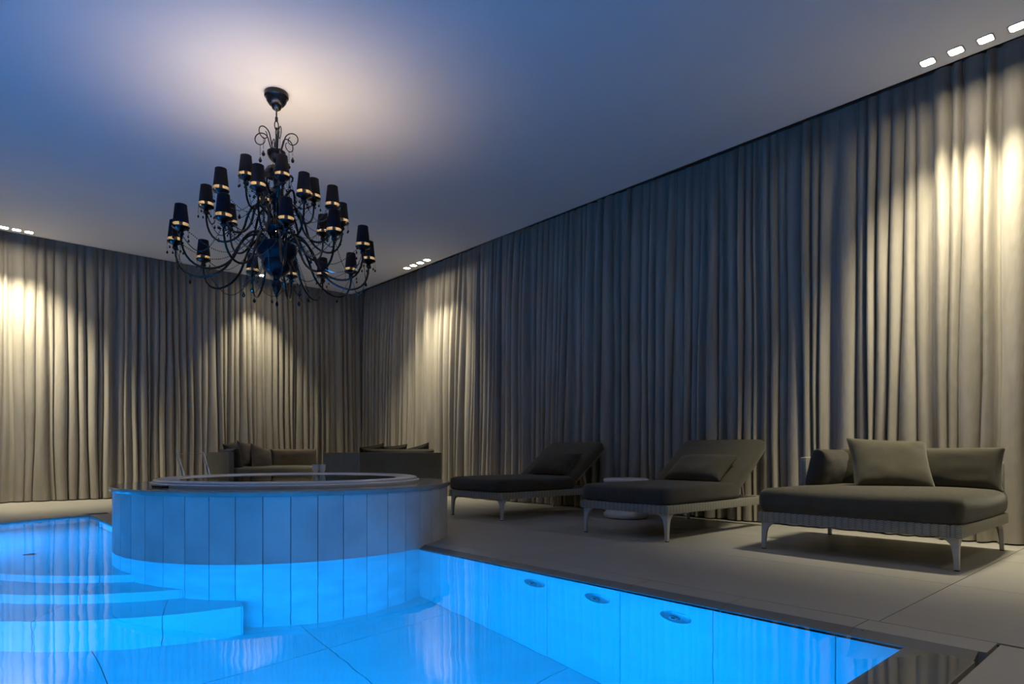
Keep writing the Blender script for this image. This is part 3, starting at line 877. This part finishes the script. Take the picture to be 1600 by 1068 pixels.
# ------------------------------------------------------------------ furniture
def tapered_leg(parent, x, y, sx, sy, ztop, w=0.05):
    """splayed bracket leg: wide where it meets the frame, slim at the floor; sx, sy point inwards"""
    prof = [(0.0, 0.0), (0.022, 0.0), (0.030, 0.10 * ztop / 0.2), (0.040, 0.60 * ztop), (0.052, 0.82 * ztop), (0.085, 0.96 * ztop), (0.10, ztop), (0.0, ztop)]
    mb = MB()
    rings = [(0.024, 0.006), (0.027, 0.3 * ztop), (0.034, 0.62 * ztop), (0.044, 0.80 * ztop), (0.068, 0.93 * ztop), (0.10, ztop)]
    for u, z in rings:
        mb.v += [(x, y, z), (x + sx * u, y, z), (x + sx * u, y + sy * 0.024, z), (x + sx * 0.024, y + sy * 0.024, z), (x + sx * 0.024, y + sy * u, z), (x, y + sy * u, z)]
    mb.f = [(0, 1, 2, 3, 4, 5), tuple(len(mb.v) - 1 - i for i in range(6))]
    for i in range(len(rings) - 1):
        for k in range(6): mb.f.append((i * 6 + k, i * 6 + (k + 1) % 6, (i + 1) * 6 + (k + 1) % 6, (i + 1) * 6 + k))
    l = mb.obj('leg', 'leg', parent)
    MB().box(min(x, x + sx * 0.024), max(x, x + sx * 0.024), min(y, y + sy * 0.024), max(y, y + sy * 0.024), 0, 0.008).obj('foot_pad', 'foot', l)
    for v in l.data.vertices:
        if v.co.z < 0.006: v.co.z = 0.006
    return l

def soft_box(mb_args, name, mat, parent, loc, rot=None):
    o = mb_args.obj(name, mat, parent, True, angle=75)
    o.location = loc
    if rot: o.rotation_euler = rot
    sm = o.modifiers.new('soft', 'SUBSURF'); sm.levels = 1; sm.render_levels = 1
    return o

def mattress(sx, sy, sz, seed=0, bulge=0.02):
    """seat cushion: rounded slab with full sides and a crowned top"""
    rnd = random.Random(seed); mb = MB()
    nx, ny = 14, 12
    prof = [(-1.0, 0.0, 0.035), (-0.9, 0.45, 0.010), (-0.6, 1.0, 0.0), (0.0, 1.25, 0.0), (0.55, 1.0, 0.0), (0.85, 0.45, 0.008), (1.0, -0.2, 0.035)]
    def outline(off, inset):
        pts = []
        hx, hy = sx / 2 - inset, sy / 2 - inset
        rc = 0.06
        for cx_, cy_, a0 in ((1, 1, 0), (-1, 1, 90), (-1, -1, 180), (1, -1, 270)):
            for k in range(5):
                a = R(a0 + 22.5 * k)
                pts.append((cx_ * (hx - rc) + rc * math.cos(a) + 0, cy_ * (hy - rc) + rc * math.sin(a)))
        # subdivide the straight runs
        out = []
        for i, p in enumerate(pts):
            q = pts[(i + 1) % len(pts)]
            out.append(p)
            if math.dist(p, q) > 0.1:
                for j in range(1, 8): out.append((p[0] + (q[0] - p[0]) * j / 8, p[1] + (q[1] - p[1]) * j / 8))
        res = []
        for p in out:
            bx = 1 - (p[1] / (sy / 2)) ** 2; by = 1 - (p[0] / (sx / 2)) ** 2
            k = off * bulge
            res.append((p[0] * (1 + k / (sx / 2) * max(0.25, bx)), p[1] * (1 + k / (sy / 2) * max(0.25, by))))
        return res
    rings = [[(x, y, u * sz / 2) for x, y in outline(o_, ins)] for u, o_, ins in prof]
    n = len(rings[0])
    for r in rings: mb.v += r
    for i in range(len(rings) - 1):
        for k in range(n):
            mb.f.append((i * n + k, i * n + (k + 1) % n, (i + 1) * n + (k + 1) % n, (i + 1) * n + k))
    # crowned cap: shrinking rings
    def cap(ring, s, zc):
        base = len(mb.v); prev = ring
        for j, f_ in enumerate((0.9, 0.7, 0.4, 0.12)):
            mb.v += [(x * f_, y * f_, z + s * zc * (1 - f_ ** 2) ) for x, y, z in rings[ring]]
        starts = [ring * n, base, base + n, base + 2 * n, base + 3 * n]
        for a, b in zip(starts[:-1], starts[1:]):
            for k in range(n): mb.f.append((a + k, a + (k + 1) % n, b + (k + 1) % n, b + k))
        mb.f.append(tuple(starts[-1] + k for k in range(n)))
    cap(len(rings) - 1, 1, 0.018); cap(0, -1, 0.0)
    return mb

def rattan_box(mb_name, parent, x0, x1, y0, y1, z0, z1, r=0.012, mat='rattan'):
    return MB().box(x0, x1, y0, y1, z0, z1).obj(mb_name, mat, parent, True, bevel=r)

# --- loungers: foot end towards the pool, raised back towards the curtain
def make_lounger(loc, label, rz=0.0):
    t = thing('sun_lounger', loc, label, 'sun lounger', 'sun loungers in front of the right curtain', rz)
    L_, W = 1.68, 0.90
    fr = MB()
    for a in ((0, L_, -W / 2, -W / 2 + 0.06), (0, L_, W / 2 - 0.06, W / 2), (0, 0.06, -W / 2 + 0.06, W / 2 - 0.06), (L_ - 0.06, L_, -W / 2 + 0.06, W / 2 - 0.06)):
        fr.box(a[0], a[1], a[2], a[3], 0.215, 0.285)
    fr.box(0.06, 1.10, -W / 2 + 0.06, W / 2 - 0.06, 0.262, 0.280)
    fr.obj('frame', 'rattan', t, True, bevel=0.008)
    for x in (0.02, L_ - 0.02):
        for s in (-1, 1):
            tapered_leg(t, x, s * (W / 2 - 0.02), 1 if x < 1 else -1, -s, 0.215)
    soft_box(mattress(1.16, W - 0.02, 0.145, 3, 0.022), 'mattress', 'umber', t, (0.57, 0, 0.355))
    ang = R(36)
    br = MB().box(0, 0.74, -W / 2 + 0.06, W / 2 - 0.06, -0.02, 0.01).obj('backrest_frame', 'rattan', t, True, bevel=0.006)
    br.location = (1.06, 0, 0.275); br.rotation_euler = (0, -ang, 0)
    bc = soft_box(mattress(0.74, W - 0.03, 0.11, 5, 0.012), 'backrest_cushion', 'olive', t, (1.06 + 0.40 * math.cos(ang) - 0.065 * math.sin(ang), 0, 0.285 + 0.40 * math.sin(ang) + 0.065 * math.cos(ang)), (0, -ang, 0))
    MB().tube([(1.50, -0.28, 0.27), (1.42, -0.28, 0.52)], 0.010).tube([(1.50, 0.28, 0.27), (1.42, 0.28, 0.52)], 0.010).tube([(1.42, -0.28, 0.52), (1.42, 0.28, 0.52)], 0.010).obj('back_prop', 'steel', t, True)
    return t
make_lounger((4.21, 5.285, 0), 'dark upholstered sun lounger farthest from the camera, beside the hot tub')
make_lounger((4.16, 3.27, 0), 'dark upholstered sun lounger in the middle, beside the daybed')

def pillow(loc, rot, sx, sy, sz, mat, label, group, seed=1, bottom=None):
    t = cushion(sx, sy, sz, 0.9, 0.86, 14, seed).obj('throw_pillow', mat, None, True, angle=80)
    t.location = loc; t.rotation_euler = rot
    sm = t.modifiers.new('soft', 'SUBSURF'); sm.levels = 1; sm.render_levels = 1
    return tag(t, label, 'pillow', group)
# lounger pillows lean on the raised backs
def lean(loc_x, y, z, tilt, yaw=0.0):
    return (Matrix.Rotation(yaw, 4, 'Z') @ Matrix.Rotation(-tilt, 4, 'Y')).to_euler()
pillow((5.36, 5.20, 0.565), lean(0, 0, 0, R(38)), 0.36, 0.58, 0.15, 'umber', 'dark rectangular pillow on the far lounger by the hot tub', 'lounger pillows', 4)
pillow((5.30, 3.24, 0.555), lean(0, 0, 0, R(38), R(-6)), 0.34, 0.62, 0.15, 'olive', 'dark rectangular pillow on the middle lounger beside the daybed', 'lounger pillows', 5)

# --- daybed on the right
def make_daybed(loc, rz, label, arm_side=1):
    t = thing('daybed', loc, label, 'daybed', None, rz)
    L_, W = 1.24, 1.24            # x: front 0 -> back; y: -W/2 .. W/2
    fr = MB()
    for a in ((0, L_, -W / 2, -W / 2 + 0.06), (0, L_, W / 2 - 0.06, W / 2), (0, 0.06, -W / 2 + 0.06, W / 2 - 0.06), (L_ - 0.06, L_, -W / 2 + 0.06, W / 2 - 0.06)):
        fr.box(a[0], a[1], a[2], a[3], 0.195, 0.272)
    fr.box(0.06, L_ - 0.06, -W / 2 + 0.06, W / 2 - 0.06, 0.245, 0.266)
    fr.obj('frame', 'rattan', t, True, bevel=0.008)
    for x in (0.02, L_ - 0.02):
        for s in (-1, 1):
            tapered_leg(t, x, s * (W / 2 - 0.02), 1 if x < 0.5 else -1, -s, 0.195)
    soft_box(mattress(L_ - 0.02, W - 0.0, 0.175, 2, 0.03), 'seat_cushion', 'olive', t, (L_ / 2 - 0.01, 0, 0.352))
    rattan_box('back_panel', t, L_ - 0.055, L_, -W / 2 + 0.02, W / 2, 0.272, 0.63)
    rattan_box('arm_panel', t, 0.70, L_ - 0.055, W / 2 - 0.05, W / 2, 0.272, 0.66)
    return t, L_, W
db, L_, W = make_daybed((4.40, 1.60, 0), 0, 'wide rattan daybed with dark olive cushions at the right edge')
soft_box(cushion(0.30, 1.06, 0.17, 0.5, 0.55, 12, 8), 'back_cushion', 'olive', db, (L_ - 0.15, -0.08, 0.575), (0, R(-78), 0))
soft_box(cushion(0.54, 0.30, 0.17, 0.5, 0.55, 12, 9), 'arm_cushion', 'umber', db, (0.88, W / 2 - 0.15, 0.565), (R(102), 0, 0))
m = Matrix.Rotation(R(42), 4, 'Z') @ Matrix.Rotation(R(-62), 4, 'Y') @ Matrix.Rotation(R(-3), 4, 'Z')
pillow((5.20, 1.60, 0.61), m.to_euler(), 0.40, 0.54, 0.17, 'olive_light', 'square olive throw pillow leaning on the daybed back', None, 12)

# --- drum stool between the loungers
t = thing('drum_stool', (5.42, 4.20, 0), 'white ribbed drum side table between the two loungers', 'side table')
MB().lathe([(0.0, 0.0), (0.20, 0.0), (0.228, 0.012), (0.238, 0.035), (0.232, 0.058), (0.222, 0.066), (0.216, 0.08), (0.212, 0.18), (0.212, 0.27), (0.216, 0.345), (0.222, 0.352)], 48).obj('body', 'ceramic', t, True)
MB().lathe([(0.218, 0.350), (0.236, 0.356), (0.240, 0.368), (0.234, 0.380), (0.226, 0.384), (0.236, 0.389), (0.241, 0.402), (0.236, 0.416), (0.222, 0.422), (0.0, 0.424)], 48).obj('top', 'ceramic', t, True)
for k in range(2):
    MB().lathe([(0.2135, 0.14 + 0.12 * k), (0.219, 0.146 + 0.12 * k), (0.2135, 0.152 + 0.12 * k)], 48).obj('rib', 'ceramic', t, True)

# --- far sofas
sa = thing('sofa', (3.02, 9.36, 0), 'far sofa facing the pool with brown back cushions and square arm', 'sofa')
SW, SD = 1.70, 1.00
MB().box(0.05, SW, 0.04, SD, 0.06, 0.30).obj('base', 'sage_panel', sa, bevel=0.01)
MB().box(0, 0.07, 0.0, SD, 0.02, 0.70).obj('arm_panel', 'sage_panel', sa, bevel=0.008)
MB().box(0.07, SW, SD - 0.07, SD, 0.30, 0.66).obj('back_panel', 'sage_panel', sa, bevel=0.008)
for x in (0.10, SW - 0.10):
    for y in (0.10, SD - 0.10):
        MB().lathe([(0.0, 0.0), (0.018, 0.0), (0.024, 0.06), (0.0, 0.06)], 12).obj('leg', 'foot', sa, True, loc=(x, y, 0))
soft_box(mattress(SW - 0.09, SD - 0.12, 0.17, 2, 0.01), 'seat_cushion', 'sage_panel', sa, (0.08 + (SW - 0.09) / 2, SD / 2 - 0.04, 0.39))
for k in range(2):
    soft_box(cushion(0.76, 0.30, 0.20, 0.5, 0.5, 12, 20 + k), 'back_cushion', 'taupe_fab', sa, (0.52 + 0.78 * k, SD - 0.18, 0.59), (R(80), 0, 0))
soft_box(cushion(0.62, 0.34, 0.16, 0.5, 0.5, 12, 24), 'arm_cushion', 'umber', sa, (0.17, 0.42, 0.575), (R(80), 0, R(90)))
for k, (x, y, yaw, mt, l) in enumerate(((3.33, 9.98, 30, 'umber', 'dark brown pillow in the far sofa corner, behind the others'), (3.44, 9.80, 38, 'taupe_fab', 'brown square pillow on the far sofa, tallest in front'),
                                (3.62, 9.74, 30, 'taupe_fab', 'brown tilted pillow on the far sofa, nearest the back cushions'))):
    m = Matrix.Rotation(R(yaw), 4, 'Z') @ Matrix.Rotation(R(72), 4, 'X') @ Matrix.Rotation(R([8, -8, -16][k]), 4, 'Z')
    pillow((x, y, 0.66 if k < 2 else 0.60), m.to_euler(), 0.40, 0.38, 0.14, mt, l, 'pillows on the far sofa', 30 + k)

sb_ = thing('sofa', (4.02, 7.42, 0), 'dark panelled sofa seen from behind, between hot tub and curtain', 'sofa')
BW, BD = 1.30, 1.06
MB().box(0.0, BW, 0.0, 0.06, 0.02, 0.695).obj('back_panel', 'sage_panel', sb_, bevel=0.008)
MB().box(0.0, 0.06, 0.06, BD, 0.02, 0.695).obj('arm_panel', 'sage_panel', sb_, bevel=0.008)
MB().box(0.06, BW, 0.06, BD, 0.06, 0.30).obj('base', 'sage_panel', sb_, bevel=0.01)
soft_box(mattress(BW - 0.08, BD - 0.08, 0.17, 2, 0.01), 'seat_cushion', 'umber', sb_, (0.06 + (BW - 0.06) / 2, 0.06 + (BD - 0.06) / 2, 0.385))
soft_box(cushion(1.10, 0.32, 0.17, 0.5, 0.5, 12, 41), 'back_cushion', 'umber', sb_, (0.70, 0.17, 0.575), (R(100), 0, 0))
for k, (x, y, rz_, l) in enumerate(((4.36, 7.72, 20, 'dark pillow peeking over the sofa back, left of the three'), (4.72, 7.72, 12, 'dark pillow peeking over the sofa back, middle of the three'),
                                   (5.10, 7.70, 24, 'dark pillow peeking over the sofa back, right of the three'))):
    m = Matrix.Rotation(R(8 - 6 * k), 4, 'Z') @ Matrix.Rotation(R(108), 4, 'X') @ Matrix.Rotation(R([10, 6, 16][k]), 4, 'Z')
    pillow((x, y, 0.625), m.to_euler(), 0.38, 0.34, 0.12, 'umber', l, 'pillows on the dark panelled sofa', 50 + k)

# --- slim towel stand left of the far sofa
ts = thing('towel_stand', (2.62, 9.55, 0), 'slim metal towel stand with slanted rails left of the far sofa', 'towel stand')
for s, l in ((-0.17, 'rail'), (0.17, 'rail')):
    for dx in (0.0, 0.035):
        MB().tube([(s + dx + 0.085, 0.06, 0.006), (s + dx - 0.045, 0.10, 0.74)], 0.006, 8).obj('rail', 'chrome', ts, True)
    MB().tube([(s + 0.10, -0.20, 0.006), (s - 0.03, 0.09, 0.70)], 0.006, 8).obj('strut', 'chrome', ts, True)
for z in (0.30, 0.68):
    MB().tube([(-0.17 - 0.02, 0.09, z), (0.17 + 0.0, 0.09, z)], 0.004, 8).obj('crossbar', 'chrome', ts, True)

for o in bpy.data.objects:
    if o.name.split('.')[0] in ('bead_swag', 'bead_strand', 'bead_drop'): o['kind'] = 'stuff'
